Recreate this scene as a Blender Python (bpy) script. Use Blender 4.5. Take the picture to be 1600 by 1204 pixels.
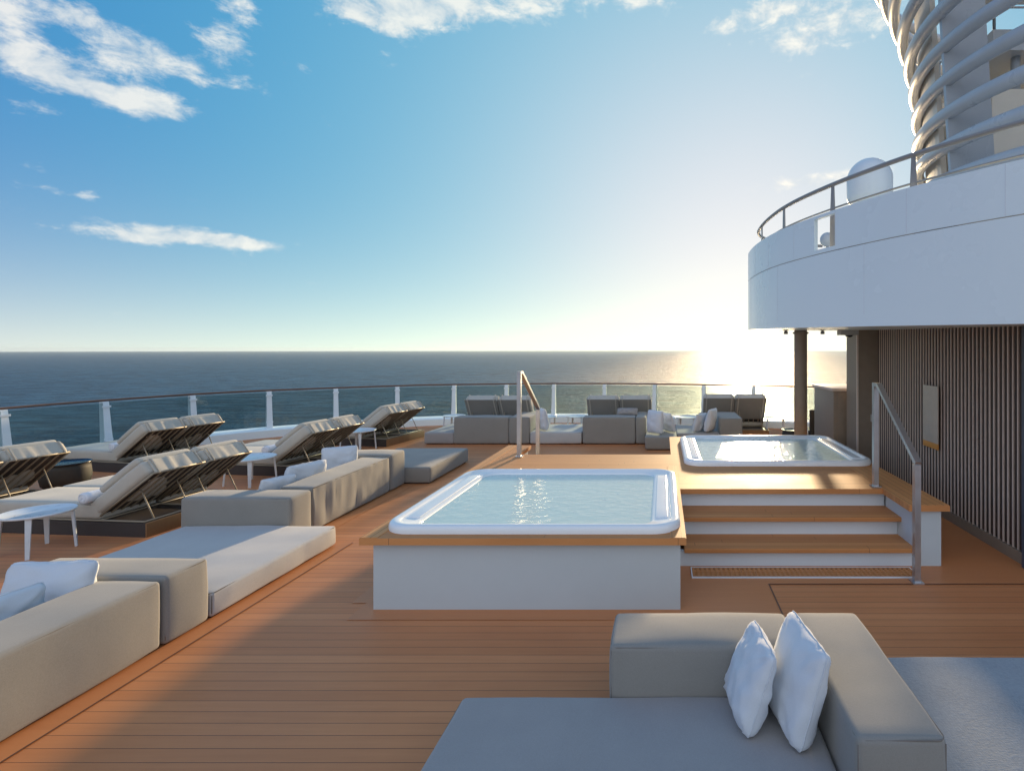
import bpy, bmesh, math, random
from math import sin, cos, pi, radians, sqrt, atan2
from mathutils import Vector, Matrix, noise
random.seed(7)
for o in list(bpy.data.objects): bpy.data.objects.remove(o)
S = bpy.context.scene
COL = S.collection

# ------------------------------------------------------------ camera
cam = bpy.data.objects.new("camera", bpy.data.cameras.new("camera"))
COL.objects.link(cam)
cam.location = (0, 0, 2.1)
cam.rotation_euler = (radians(90), 0, 0)
cam.data.sensor_width = 36
cam.data.lens = 36 * 850 / 1600
cam.data.shift_x = -235 / 1600
cam.data.shift_y = -56.5 / 1600
cam.data.clip_start = 0.05
cam.data.clip_end = 60000
S.camera = cam

# ------------------------------------------------------------ light
SUN_K, SUN_T = 0.165, 0.140                       # tan of azimuth from +Y, rise per metre of Y
SUN_AZ = atan2(SUN_K, 1.0)
SUN_EL = math.atan(SUN_T / sqrt(1 + SUN_K ** 2))
sun = bpy.data.objects.new("sun", bpy.data.lights.new("sun", 'SUN'))
COL.objects.link(sun)
sun.data.energy = 3.8
sun.data.angle = radians(3.0)
sun.data.color = (1.0, 0.74, 0.43)
sun.rotation_euler = Vector((SUN_K, 1, SUN_T)).to_track_quat('Z', 'Y').to_euler()

S.view_settings.view_transform = 'Standard'
S.view_settings.look = 'None'
S.view_settings.exposure = 1.0
S.view_settings.gamma = 1

W = bpy.data.worlds.new("World"); S.world = W
W.use_nodes = True
nt = W.node_tree; nt.nodes.clear()
def wn(t, **k):
    n = nt.nodes.new(t)
    for a, b in k.items(): setattr(n, a, b)
    return n
def wmath(op, a, b=None, c=None, clamp=False):
    n = nt.nodes.new('ShaderNodeMath'); n.operation = op; n.use_clamp = clamp
    for i, v in enumerate((a, b, c)):
        if v is None: continue
        if isinstance(v, (int, float)): n.inputs[i].default_value = v
        else: nt.links.new(v, n.inputs[i])
    return n.outputs[0]
sky = wn('ShaderNodeTexSky', sky_type='NISHITA', sun_disc=False)
sky.sun_elevation = SUN_EL; sky.sun_rotation = SUN_AZ
sky.air_density = 1.0; sky.dust_density = 0.5; sky.ozone_density = 3.0; sky.altitude = 0
tc = wn('ShaderNodeTexCoord')
sx = wn('ShaderNodeSeparateXYZ'); nt.links.new(tc.outputs['Generated'], sx.inputs[0])
X_, Y_, Z_ = sx.outputs
az = wmath('ARCTAN2', X_, Y_)
el = wmath('ARCSINE', Z_)
# noise domain: wispy cumulus, a little stretched sideways
cb = wn('ShaderNodeCombineXYZ')
nt.links.new(wmath('MULTIPLY', az, 7.0), cb.inputs[0]); nt.links.new(wmath('MULTIPLY', el, 12.0), cb.inputs[1])
n1 = wn('ShaderNodeTexNoise'); n1.inputs['Scale'].default_value = 2.7; n1.inputs['Detail'].default_value = 9
n1.inputs['Roughness'].default_value = 0.62; n1.inputs['Distortion'].default_value = 0.35
nt.links.new(cb.outputs[0], n1.inputs['Vector'])
n2 = wn('ShaderNodeTexNoise'); n2.inputs['Scale'].default_value = 8.0; n2.inputs['Detail'].default_value = 6
n2.inputs['Roughness'].default_value = 0.7
nt.links.new(cb.outputs[0], n2.inputs['Vector'])
def blob(px, py, rx, ry, w=1.0):
    """a cloud bank at a bearing and height above the horizon, with its angular half sizes"""
    dx, dz = (px - 1035) / 850, (545.5 - py) / 850
    a0 = atan2(dx, 1); e0 = math.atan(dz / sqrt(1 + dx * dx))
    da = rx / 850 / (1 + dx * dx); de = ry / 850 / (1 + dz * dz) / sqrt(1 + dx * dx) * 1.1
    q1 = wmath('MULTIPLY', wmath('SUBTRACT', az, a0), 1 / da); q1 = wmath('MULTIPLY', q1, q1)
    q2 = wmath('MULTIPLY', wmath('SUBTRACT', el, e0), 1 / de); q2 = wmath('MULTIPLY_ADD', q2, q2, q1)
    return wmath('MULTIPLY', wmath('EXPONENT', wmath('MULTIPLY', q2, -1.0)), w)
BL = [(208, 84, 74, 36, 1.3), (60, 92, 74, 26, 1.2), (130, 138, 78, 22, 1.2), (240, 165, 66, 24, 1.25), (10, 18, 60, 36, 1.1), (110, 18, 60, 26, 1.1), (600, 15, 60, 36, 1.0),
      (358, 75, 44, 40, 1.0), (70, 168, 60, 14, .6), (385, 135, 34, 14, .55), (370, 5, 40, 30, .8), (600, 5, 95, 42, .95), (800, -5, 95, 48, 1),
      (1010, -5, 60, 30, .8), (1130, 42, 42, 18, .7), (1310, 25, 120, 48, .95), (275, 366, 135, 17, 1.05), (385, 380, 70, 10, .8), (-60, 310, 60, 10, .7), (210, 370, 60, 12, .8), (300, 110, 40, 30, .6), (700, 10, 60, 30, .9), (530, -5, 50, 20, .9), (900, -15, 70, 20, .8), (1200, 15, 50, 16, .8), (1240, 70, 50, 16, .6), (90, 297, 75, 10, .75),
      (50, 262, 32, 10, .7), (465, 103, 26, 12, .5), (610, 100, 30, 16, .35), (1245, 287, 72, 14, .8), (1340, 270, 60, 12, .7), (-150, 60, 160, 60, .9),
      (1700, 40, 200, 60, .7)]
acc = None
for b in BL:
    v = blob(*b); acc = v if acc is None else wmath('ADD', acc, v)
# unseen cloud bank, added opposite the sun behind the camera for fill light
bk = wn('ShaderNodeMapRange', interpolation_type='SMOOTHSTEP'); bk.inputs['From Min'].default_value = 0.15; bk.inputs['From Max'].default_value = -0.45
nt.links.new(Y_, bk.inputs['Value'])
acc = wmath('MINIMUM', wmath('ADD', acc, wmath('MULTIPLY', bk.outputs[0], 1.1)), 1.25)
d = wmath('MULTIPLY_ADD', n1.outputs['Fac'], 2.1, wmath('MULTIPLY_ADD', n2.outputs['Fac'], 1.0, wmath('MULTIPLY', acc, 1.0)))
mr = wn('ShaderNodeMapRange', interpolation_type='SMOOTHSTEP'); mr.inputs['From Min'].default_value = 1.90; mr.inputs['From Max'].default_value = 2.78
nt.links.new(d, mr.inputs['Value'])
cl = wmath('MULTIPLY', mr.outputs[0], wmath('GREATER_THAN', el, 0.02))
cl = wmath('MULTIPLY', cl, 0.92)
# cloud light: neutral cream, brighter towards the sun's side, modelled by a soft noise
def wvec(op, a, b):
    n = nt.nodes.new('ShaderNodeVectorMath'); n.operation = op
    for i, v in enumerate((a, b)):
        if isinstance(v, tuple): n.inputs[i].default_value = v
        else: nt.links.new(v, n.inputs[i])
    return n
def wscale(vec, f):
    n = nt.nodes.new('ShaderNodeVectorMath'); n.operation = 'SCALE'; n.inputs[0].default_value = vec; nt.links.new(f, n.inputs['Scale']); return n.outputs[0]
gm = wn('ShaderNodeGamma'); gm.inputs['Gamma'].default_value = 0.46      # softened brightness range of the sky model
nt.links.new(sky.outputs[0], gm.inputs['Color'])
sd = Vector((SUN_K, 1, SUN_T)).normalized()
cs = wmath('SUBTRACT', 1.0, wvec('DOT_PRODUCT', tc.outputs['Generated'], tuple(sd)).outputs['Value'])
# sea air: broad glow of moist air round the low sun, pale band low over the sea, clear blue above
air = wvec('ADD', wvec('MULTIPLY', gm.outputs[0], (.12, .25, .33)).outputs[0], (0.04, .48, 2.70)).outputs[0]
air = wvec('ADD', air, wscale((4.1, 0.55, 0.3), wmath('EXPONENT', wmath('MULTIPLY', cs, -1 / .12)))).outputs[0]
air = wvec('ADD', air, wscale((.42, 3.30, 1.45), wmath('EXPONENT', wmath('MULTIPLY', cs, -1 / .4)))).outputs[0]
air = wvec('ADD', air, wscale((4.3, 3.35, 1.3), wmath('EXPONENT', wmath('MULTIPLY', wmath('MAXIMUM', el, 0.0), -10.0)))).outputs[0]
ccol = wn('ShaderNodeMix', data_type='RGBA')
ccol.inputs['A'].default_value = (2.6, 2.95, 3.2, 1); ccol.inputs['B'].default_value = (5.2, 4.8, 4.1, 1)
cf = wn('ShaderNodeMapRange'); cf.inputs['From Min'].default_value = .35; cf.inputs['From Max'].default_value = .62; nt.links.new(n1.outputs['Fac'], cf.inputs['Value'])
nt.links.new(cf.outputs[0], ccol.inputs['Factor'])
cadd = wn('ShaderNodeMix', data_type='RGBA', blend_type='ADD'); cadd.inputs['Factor'].default_value = 0.30
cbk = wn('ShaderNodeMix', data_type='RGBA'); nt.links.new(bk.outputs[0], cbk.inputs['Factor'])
nt.links.new(ccol.outputs['Result'], cbk.inputs['A']); cbk.inputs['B'].default_value = (5.0, 5.5, 5.7, 1)  # fill colour of the added cloud bank
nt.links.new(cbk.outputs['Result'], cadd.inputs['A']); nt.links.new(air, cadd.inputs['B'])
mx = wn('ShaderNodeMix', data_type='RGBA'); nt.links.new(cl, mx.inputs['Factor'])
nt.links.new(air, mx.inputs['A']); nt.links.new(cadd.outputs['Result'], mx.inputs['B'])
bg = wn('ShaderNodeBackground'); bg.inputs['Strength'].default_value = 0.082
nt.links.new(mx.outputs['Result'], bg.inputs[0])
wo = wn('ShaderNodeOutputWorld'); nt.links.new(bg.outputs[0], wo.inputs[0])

# ------------------------------------------------------------ materials
class Mt:
    def __init__(s, name):
        s.m = bpy.data.materials.new(name); s.m.use_nodes = True
        s.t = s.m.node_tree; s.p = s.t.nodes['Principled BSDF']; s.out = s.t.nodes['Material Output']
    def n(s, t, ins=None, **k):
        n = s.t.nodes.new(t)
        for a, b in k.items(): setattr(n, a, b)
        for a, b in (ins or {}).items(): s.set(n.inputs[a], b)
        return n
    def set(s, sock, v):
        if isinstance(v, bpy.types.NodeSocket): s.t.links.new(v, sock)
        else: sock.default_value = v
    def math(s, op, a, b=None, c=None, clamp=False):
        n = s.t.nodes.new('ShaderNodeMath'); n.operation = op; n.use_clamp = clamp
        for i, v in enumerate((a, b, c)):
            if v is not None: s.set(n.inputs[i], v)
        return n.outputs[0]
    def mix(s, f, a, b, blend='MIX'):
        n = s.n('ShaderNodeMix', data_type='RGBA', blend_type=blend)
        s.set(n.inputs['Factor'], f); s.set(n.inputs['A'], a); s.set(n.inputs['B'], b)
        return n.outputs['Result']
    def coord(s): return s.n('ShaderNodeTexCoord').outputs['Object']
    def mapping(s, v, scale, rot=(0, 0, 0)):
        n = s.n('ShaderNodeMapping'); s.t.links.new(v, n.inputs[0]); n.inputs['Scale'].default_value = scale; n.inputs['Rotation'].default_value = rot
        return n.outputs[0]
    def noise(s, v, scale, detail=4, rough=.55):
        n = s.n('ShaderNodeTexNoise', {'Scale': scale, 'Detail': detail, 'Roughness': rough}); s.t.links.new(v, n.inputs['Vector'])
        return n.outputs['Fac']
    def bump(s, h, strength, dist):
        n = s.n('ShaderNodeBump', {'Strength': strength, 'Distance': dist, 'Height': h})
        s.t.links.new(n.outputs[0], s.p.inputs['Normal']); return n
    def base(s, c, rough=.5, metal=0., spec=.5):
        s.set(s.p.inputs['Base Color'], c); s.set(s.p.inputs['Roughness'], rough)
        s.set(s.p.inputs['Metallic'], metal); s.set(s.p.inputs['Specular IOR Level'], spec)
def rgb(*c): return (c[0], c[1], c[2], 1)

def plank_mat(name, c1, c2, axis='y', pitch=0.0975, off=0.0, gap=0.038, rough=.5, joints=8.3, gapcol=(.16, .07, .04)):
    m = Mt(name); v = m.coord()
    s = m.n('ShaderNodeSeparateXYZ', {0: v})
    a, b = (s.outputs[1], s.outputs[0]) if axis == 'y' else (s.outputs[0], s.outputs[1])
    q = m.math('MULTIPLY_ADD', a, 1 / pitch, off)
    fl = m.math('FLOOR', q); fr = m.math('FRACT', q)
    line = m.math('LESS_THAN', fr, gap)
    wn_ = m.n('ShaderNodeTexWhiteNoise', noise_dimensions='1D'); m.t.links.new(fl, wn_.inputs['W'])
    r = wn_.outputs['Value']
    if joints:
        j = m.math('FRACT', m.math('MULTIPLY_ADD', b, 1 / joints, m.math('MULTIPLY', r, 7.3)))
        line = m.math('MAXIMUM', line, m.math('LESS_THAN', j, 0.0015))
    sc = (1.2, 26, 10) if axis == 'y' else (26, 1.2, 10)
    g = m.noise(m.mapping(v, sc), 1.0, 6, .65)
    g2 = m.noise(v, .9, 4, .6)
    f = m.math('ADD', m.math('MULTIPLY', r, .35), m.math('MULTIPLY', g, .5))
    f = m.math('MULTIPLY_ADD', m.math('SUBTRACT', g2, .5), .7, f, True)
    c = m.mix(f, rgb(*c1), rgb(*c2))
    c = m.mix(line, c, rgb(*gapcol))
    m.base(c, m.math('MULTIPLY_ADD', g2, .25, rough - .1), 0, .35)
    h = m.math('MULTIPLY_ADD', g, .12, m.math('SUBTRACT', 1.0, line))
    m.bump(h, .35, .003)
    return m.m
def paint_mat(name, c, rough=.35, dirt=.06, spec=.5, scale=1.5):
    m = Mt(name); v = m.coord()
    g = m.noise(v, scale, 5, .6)
    d = tuple(x * (1 - 4 * dirt) for x in c)
    f = m.math('MULTIPLY', m.math('SUBTRACT', g, .35, None, True), 1.2)
    m.base(m.mix(f, rgb(*c), rgb(*d)), m.math('MULTIPLY_ADD', g, .2, rough - .1), 0, spec)
    m.bump(m.noise(v, 2.5, 2), .06, .02)
    return m.m
def fabric_mat(name, c, weave=420, rough=.9, vary=.12, bump=.25):
    m = Mt(name); v = m.coord()
    w1 = m.n('ShaderNodeTexNoise', {'Scale': 1.0, 'Detail': 2}); m.t.links.new(m.mapping(v, (weave, weave * .22, weave * .22)), w1.inputs[0])
    w2 = m.n('ShaderNodeTexNoise', {'Scale': 1.0, 'Detail': 2}); m.t.links.new(m.mapping(v, (weave * .22, weave, weave)), w2.inputs[0])
    w = m.math('ADD', w1.outputs['Fac'], w2.outputs['Fac'])
    g = m.noise(v, 3.0, 5, .6)
    d = tuple(x * (1 - vary * 2) for x in c); u = tuple(min(1, x * (1 + vary)) for x in c)
    f = m.math('ADD', m.math('MULTIPLY', g, .6), m.math('MULTIPLY', m.math('SUBTRACT', w, .8), .5), None, True)
    m.base(m.mix(f, rgb(*d), rgb(*u)), rough, 0, .25)
    m.set(m.p.inputs['Sheen Weight'], .25); m.set(m.p.inputs['Sheen Roughness'], .5)
    m.bump(m.math('MULTIPLY_ADD', g, 2.0, w), bump, .0015)
    return m.m
def simple_mat(name, c, rough=.5, metal=0., spec=.5):
    m = Mt(name); v = m.coord(); g = m.noise(v, 9, 4)
    m.base(m.mix(g, rgb(*[x * .82 for x in c]), rgb(*[min(1, x * 1.12) for x in c])), m.math('MULTIPLY_ADD', g, .2, rough - .1), metal, spec)
    return m.m

M = {}
M['deck'] = plank_mat('deck_planks', (.49, .176, .062), (.78, .33, .132), off=-.36, joints=0)
M['deck_plain'] = plank_mat('deck_margin', (.52, .195, .072), (.68, .285, .112), pitch=3.0, gap=-1, joints=0, rough=.4)
M['teak'] = plank_mat('teak_boards', (.46, .185, .06), (.72, .33, .12), pitch=.085, gap=.03, joints=2.3, rough=.6, gapcol=(.16, .07, .03))
M['teak_y'] = plank_mat('teak_boards_lengthwise', (.50, .21, .07), (.74, .36, .13), axis='x', pitch=.075, gap=.045, joints=1.9, rough=.6, gapcol=(.12, .05, .02))
M['wood_box'] = plank_mat('bed_plinth_wood', (.20, .105, .045), (.31, .17, .075), pitch=.4, gap=.004, joints=0, rough=.5)
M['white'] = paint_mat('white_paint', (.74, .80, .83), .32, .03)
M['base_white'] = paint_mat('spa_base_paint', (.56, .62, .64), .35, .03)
M['white_hull'] = paint_mat('white_hull_paint', (.82, .92, .93), .26, .010, .5, .6)  # paler than the spa base: flare on the fascia put into the colour
M['offwhite'] = paint_mat('cream_funnel_paint', (.80, .73, .62), .4, .05)
M['ring'] = paint_mat('grey_white_tube_paint', (.48, .51, .54), .3, .04)
M['rail_paint'] = paint_mat('rail_paint', (.30, .29, .28), .4, .04)
M['handrail'] = simple_mat('brown_handrail', (.15, .075, .045), .35)
M['acrylic'] = paint_mat('tub_acrylic', (.86, .88, .875), .16, .02)
M['taupe'] = fabric_mat('taupe_canvas', (.29, .275, .245))
M['taupe_seat'] = fabric_mat('pale_taupe_canvas', (.36, .34, .325))
M['pale_seat'] = fabric_mat('pale_cream_canvas', (.50, .49, .47))
M['woven'] = fabric_mat('woven_grey_fabric', (.33, .36, .38), 190, .9, .2, .8)
M['mattress'] = fabric_mat('cream_mattress', (.55, .51, .43))
M['pillow'] = fabric_mat('white_cotton', (.66, .69, .72), 420, .9, .05, .4)
M['towel'] = fabric_mat('white_towelling', (.78, .80, .84), 300, .95, .05, .8)
M['dark_side'] = simple_mat('shade_dark_plinth', (.045, .036, .034), .55)  # shade on the lounger plinth sides is put into this colour
M['piping'] = simple_mat('dark_piping', (.19, .165, .14), .8)
M['steel'] = simple_mat('brushed_steel', (.55, .56, .58), .32, .9)
M['frame'] = simple_mat('taupe_metal_frame', (.34, .28, .20), .45)
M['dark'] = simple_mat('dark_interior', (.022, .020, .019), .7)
M['black'] = simple_mat('black_lacquer', (.02, .022, .028), .25)
M['brownwall'] = simple_mat('dark_brown_cladding', (.055, .033, .024), .6)
M['fin'] = simple_mat('tan_metal_fin', (.74, .60, .50), .45)
M['taupewall'] = simple_mat('taupe_wall_panel', (.30, .235, .175), .5)  # lightened: warm flare over the column put into the colour
M['greywall'] = simple_mat('blue_grey_jamb', (.09, .10, .13), .5)
M['sign'] = simple_mat('sign_metal', (.55, .47, .38), .45)
M['orange'] = simple_mat('orange_stripe', (.70, .30, .06), .5)
M['letter'] = simple_mat('pale_lettering', (.55, .50, .44), .5)
M['tabletop'] = simple_mat('white_table_lacquer', (.72, .76, .78), .3)
M['wicker'] = simple_mat('dark_wicker', (.035, .028, .022), .7)
M['plastic'] = simple_mat('pale_plastic', (.5, .48, .45), .4)

def glass_mat():
    m = Mt('tinted_glass')
    m.t.nodes.remove(m.p)
    tr = m.n('ShaderNodeBsdfTransparent', {0: rgb(.70, .78, .78)})
    gl = m.n('ShaderNodeBsdfGlossy', {'Color': rgb(.9, .9, .9), 'Roughness': .02})
    fr = m.n('ShaderNodeFresnel', {'IOR': 1.45})
    f = m.math('MULTIPLY', fr.outputs[0], .5)
    mx = m.n('ShaderNodeMixShader', {0: f}); m.t.links.new(tr.outputs[0], mx.inputs[1]); m.t.links.new(gl.outputs[0], mx.inputs[2])
    m.t.links.new(mx.outputs[0], m.out.inputs[0]); return m.m
M['glass'] = glass_mat()
def water_mat():
    m = Mt('pool_water'); m.t.nodes.remove(m.p); v = m.coord()
    tr = m.n('ShaderNodeBsdfTransparent', {0: rgb(.66, .88, .88)})
    df = m.n('ShaderNodeBsdfDiffuse', {0: rgb(.74, .93, .87)})
    a = m.n('ShaderNodeMixShader', {0: .72}); m.t.links.new(tr.outputs[0], a.inputs[1]); m.t.links.new(df.outputs[0], a.inputs[2])
    h = m.math('ADD', m.noise(m.mapping(v, (1, 1.4, 1)), 7, 3, .5), m.math('MULTIPLY', m.noise(v, 26, 2, .5), .3))
    bp = m.n('ShaderNodeBump', {'Strength': .7, 'Distance': .018, 'Height': h})
    gl = m.n('ShaderNodeBsdfGlossy', {'Color': rgb(1, 1, 1), 'Roughness': .03}); m.t.links.new(bp.outputs[0], gl.inputs['Normal'])
    fr = m.n('ShaderNodeFresnel', {'IOR': 1.36}); m.t.links.new(bp.outputs[0], fr.inputs['Normal'])
    mx = m.n('ShaderNodeMixShader', {0: fr.outputs[0]}); m.t.links.new(a.outputs[0], mx.inputs[1]); m.t.links.new(gl.outputs[0], mx.inputs[2])
    m.t.links.new(mx.outputs[0], m.out.inputs[0]); return m.m
M['water'] = water_mat()
def sea_mat():
    m = Mt('sea_water'); v = m.coord()
    big = m.noise(m.mapping(v, (.5, 1, 1)), .018, 4, .6)
    w1 = m.noise(m.mapping(v, (.55, 1, 1)), .09, 5, .62)
    w2 = m.noise(m.mapping(v, (.7, 1, 1)), .5, 5, .65)
    h = m.math('MULTIPLY_ADD', w1, 6.0, m.math('MULTIPLY', w2, 2.4))
    c = m.mix(m.math('MULTIPLY_ADD', m.math('SUBTRACT', w1, .5), 4.5, m.math('MULTIPLY_ADD', m.math('SUBTRACT', w2, .5), 3.0, big), True), rgb(.010, .040, .075), rgb(.042, .125, .195))
    m.base(c, .42, 0, .17); m.set(m.p.inputs['IOR'], 1.33)
    m.bump(h, 1.0, 1.0)
    return m.m
M['sea'] = sea_mat()

# ------------------------------------------------------------ mesh helpers
class MB:
    def __init__(s): s.v = []; s.f = []; s.sm = []
    def add(s, vs, fs, smooth=False, mat=None):
        o = len(s.v)
        s.v += [(mat @ Vector(p)) if mat else Vector(p) for p in vs]
        s.f += [[i + o for i in f] for f in fs]; s.sm += [smooth] * len(fs); return s
    def box(s, x0, x1, y0, y1, z0, z1, mat=None, ch=0.0):
        if ch > 0: return s.rbox(x0, x1, y0, y1, z0, z1, ch, 9, mat=mat, seg=2)
        vs = [(x, y, z) for z in (z0, z1) for y in (y0, y1) for x in (x0, x1)]
        fs = [(0, 2, 3, 1), (4, 5, 7, 6), (0, 1, 5, 4), (2, 6, 7, 3), (0, 4, 6, 2), (1, 3, 7, 5)]
        return s.add(vs, fs, False, mat)
    def rbox(s, x0, x1, y0, y1, z0, z1, r, step=.1, disp=None, puff=0.0, mat=None, seg=3):
        """box with rounded edges, optional puff and wrinkles"""
        lo = Vector((x0, y0, z0)); hi = Vector((x1, y1, z1)); c = (lo + hi) / 2; hs = (hi - lo) / 2
        def ax(a, b):
            n = max(1, int(math.ceil((b - a - 2 * r) / step)))
            e = [a + r * (1 - cos(pi / 2 * i / seg)) * 0 + r * (i / seg) for i in range(seg)]
            return e + [a + r + (b - a - 2 * r) * i / n for i in range(n + 1)] + [b - r * (seg - 1 - i) / seg for i in range(seg)]
        A = [ax(lo[i], hi[i]) for i in range(3)]
        key = {}; vs = []; fs = []
        def vert(i, j, k):
            kk = (i, j, k)
            if kk in key: return key[kk]
            p = Vector((A[0][i], A[1][j], A[2][k]))
            q = Vector([min(max(p[t], lo[t] + r), hi[t] - r) for t in range(3)])
            d = p - q
            if d.length > 1e-9:
                n = Vector([math.tan(pi / 4 * dd / r) if abs(dd) > 0 else 0 for dd in d]); n.normalize()
                p = q + n * r
            else: n = Vector((0, 0, 1))
            if puff:
                w = 0
                for t in range(3):
                    u = 1
                    for w2 in range(3):
                        if w2 != t: u *= max(0, 1 - ((p[w2] - c[w2]) / hs[w2]) ** 2)
                    w += abs(n[t]) * sqrt(max(0, u))
                p = p + n * puff * w
            if disp: p = p + n * disp(p, n)
            key[kk] = len(vs); vs.append(p); return key[kk]
        N = [len(a) - 1 for a in A]
        for i in range(N[0]):
            for j in range(N[1]):
                fs.append((vert(i, j, 0), vert(i, j + 1, 0), vert(i + 1, j + 1, 0), vert(i + 1, j, 0)))
                fs.append((vert(i, j, N[2]), vert(i + 1, j, N[2]), vert(i + 1, j + 1, N[2]), vert(i, j + 1, N[2])))
        for i in range(N[0]):
            for k in range(N[2]):
                fs.append((vert(i, 0, k), vert(i + 1, 0, k), vert(i + 1, 0, k + 1), vert(i, 0, k + 1)))
                fs.append((vert(i, N[1], k), vert(i, N[1], k + 1), vert(i + 1, N[1], k + 1), vert(i + 1, N[1], k)))
        for j in range(N[1]):
            for k in range(N[2]):
                fs.append((vert(0, j, k), vert(0, j, k + 1), vert(0, j + 1, k + 1), vert(0, j + 1, k)))
                fs.append((vert(N[0], j, k), vert(N[0], j + 1, k), vert(N[0], j + 1, k + 1), vert(N[0], j, k + 1)))
        return s.add(vs, fs, True, mat)
    def tube(s, pts, r, n=8, closed=False, mat=None, flat=None):
        pts = [Vector(p) for p in pts]; L = len(pts); vs = []; fs = []; up0 = None
        for i, p in enumerate(pts):
            a = pts[i - 1] if (i or closed) else p; b = pts[(i + 1) % L] if (i < L - 1 or closed) else p
            t = (b - a).normalized()
            ref = Vector((0, 0, 1)) if abs(t.z) < .95 else Vector((0, 1, 0))
            u = t.cross(ref).normalized(); w = u.cross(t).normalized()
            rr = r[i] if isinstance(r, (list, tuple)) else r
            for k in range(n):
                th = 2 * pi * (k + .5) / n
                ru, rw = (rr, rr) if flat is None else flat
                vs.append(p + u * cos(th) * ru + w * sin(th) * rw)
        for i in range(L if closed else L - 1):
            for k in range(n):
                a = i * n + k; b = i * n + (k + 1) % n; i2 = (i + 1) % L; c_ = i2 * n + (k + 1) % n; d_ = i2 * n + k
                fs.append((a, b, c_, d_))
        if not closed:
            fs.append(tuple(range(n))[::-1]); fs.append(tuple((L - 1) * n + k for k in range(n)))
        return s.add(vs, fs, n > 4, mat)
    def lathe(s, prof, cx=0, cy=0, n=32, mat=None):
        vs = []; fs = []
        for (r, z) in prof:
            for k in range(n): vs.append((cx + r * cos(2 * pi * k / n), cy + r * sin(2 * pi * k / n), z))
        for i in range(len(prof) - 1):
            for k in range(n):
                fs.append((i * n + k, i * n + (k + 1) % n, (i + 1) * n + (k + 1) % n, (i + 1) * n + k))
        fs.append(tuple(range(n))[::-1]); fs.append(tuple((len(prof) - 1) * n + k for k in range(n)))
        return s.add(vs, fs, True, mat)
    def loft(s, loops, cap0=False, cap1=False, smooth=True):
        n = len(loops[0]); vs = [p for l in loops for p in l]; fs = []
        for i in range(len(loops) - 1):
            for k in range(n): fs.append((i * n + k, i * n + (k + 1) % n, (i + 1) * n + (k + 1) % n, (i + 1) * n + k))
        if cap0: fs.append(tuple(range(n))[::-1])
        if cap1: fs.append(tuple((len(loops) - 1) * n + k for k in range(n)))
        return s.add(vs, fs, smooth)
    def slab(s, xs, ys, inside, z0, z1):
        """plan made of grid cells, welded, with side faces only at its borders (may hold openings)"""
        vs = []; fs = []; key = {}
        def v(i, j, k):
            if (i, j, k) not in key: key[(i, j, k)] = len(vs); vs.append((xs[i], ys[j], (z0, z1)[k]))
            return key[(i, j, k)]
        nx, ny = len(xs) - 1, len(ys) - 1
        ins = lambda i, j: 0 <= i < nx and 0 <= j < ny and inside((xs[i] + xs[i + 1]) / 2, (ys[j] + ys[j + 1]) / 2)
        for i in range(nx):
            for j in range(ny):
                if not ins(i, j): continue
                fs.append((v(i, j, 1), v(i + 1, j, 1), v(i + 1, j + 1, 1), v(i, j + 1, 1)))
                fs.append((v(i, j, 0), v(i, j + 1, 0), v(i + 1, j + 1, 0), v(i + 1, j, 0)))
                if not ins(i, j - 1): fs.append((v(i, j, 0), v(i + 1, j, 0), v(i + 1, j, 1), v(i, j, 1)))
                if not ins(i, j + 1): fs.append((v(i + 1, j + 1, 0), v(i, j + 1, 0), v(i, j + 1, 1), v(i + 1, j + 1, 1)))
                if not ins(i - 1, j): fs.append((v(i, j + 1, 0), v(i, j, 0), v(i, j, 1), v(i, j + 1, 1)))
                if not ins(i + 1, j): fs.append((v(i + 1, j, 0), v(i + 1, j + 1, 0), v(i + 1, j + 1, 1), v(i + 1, j, 1)))
        return s.add(vs, fs)
    def build(s, name, mat, parent=None):
        me = bpy.data.meshes.new(name); me.from_pydata([tuple(p) for p in s.v], [], s.f)
        me.polygons.foreach_set('use_smooth', s.sm); me.materials.append(mat); me.update()
        o = bpy.data.objects.new(name, me); COL.objects.link(o)
        if parent: o.parent = parent
        return o
def empty(name, loc=(0, 0, 0), rz=0):
    o = bpy.data.objects.new(name, None); COL.objects.link(o); o.location = loc; o.rotation_euler = (0, 0, rz); o.empty_display_size = .1
    return o
def tag(o, label=None, cat=None, group=None, kind=None):
    if label: o['label'] = label
    if cat: o['category'] = cat
    if group: o['group'] = group
    if kind: o['kind'] = kind
    return o
def copy_tree(o, parent=None):
    c = o.copy(); COL.objects.link(c)
    if parent: c.parent = parent
    for ch in [x for x in list(bpy.data.objects) if x.parent == o]: copy_tree(ch, c)
    return c
def catmull(pts, n=10):
    out = []; P = [pts[0]] + list(pts) + [pts[-1]]
    for i in range(1, len(P) - 2):
        p0, p1, p2, p3 = [Vector(p) for p in P[i - 1:i + 3]]
        for k in range(n):
            t = k / n
            out.append(.5 * ((2 * p1) + (p2 - p0) * t + (2 * p0 - 5 * p1 + 4 * p2 - p3) * t * t + (3 * p1 - p0 - 3 * p2 + p3) * t ** 3))
    out.append(Vector(pts[-1])); return out
def offset(c, d):
    out = []
    for i, p in enumerate(c):
        a = c[max(0, i - 1)]; b = c[min(len(c) - 1, i + 1)]; t = (b - a).normalized()
        out.append(Vector((p.x - t.y * d, p.y + t.x * d)))
    return out
def ribbon(mb, a, b, za, zb):
    """strip between two plan curves"""
    n = len(a); vs = [(p.x, p.y, za(p) if callable(za) else za) for p in a] + [(p.x, p.y, zb(p) if callable(zb) else zb) for p in b]
    mb.add(vs, [(i, i + 1, n + i + 1, n + i) for i in range(n - 1)], True)

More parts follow.
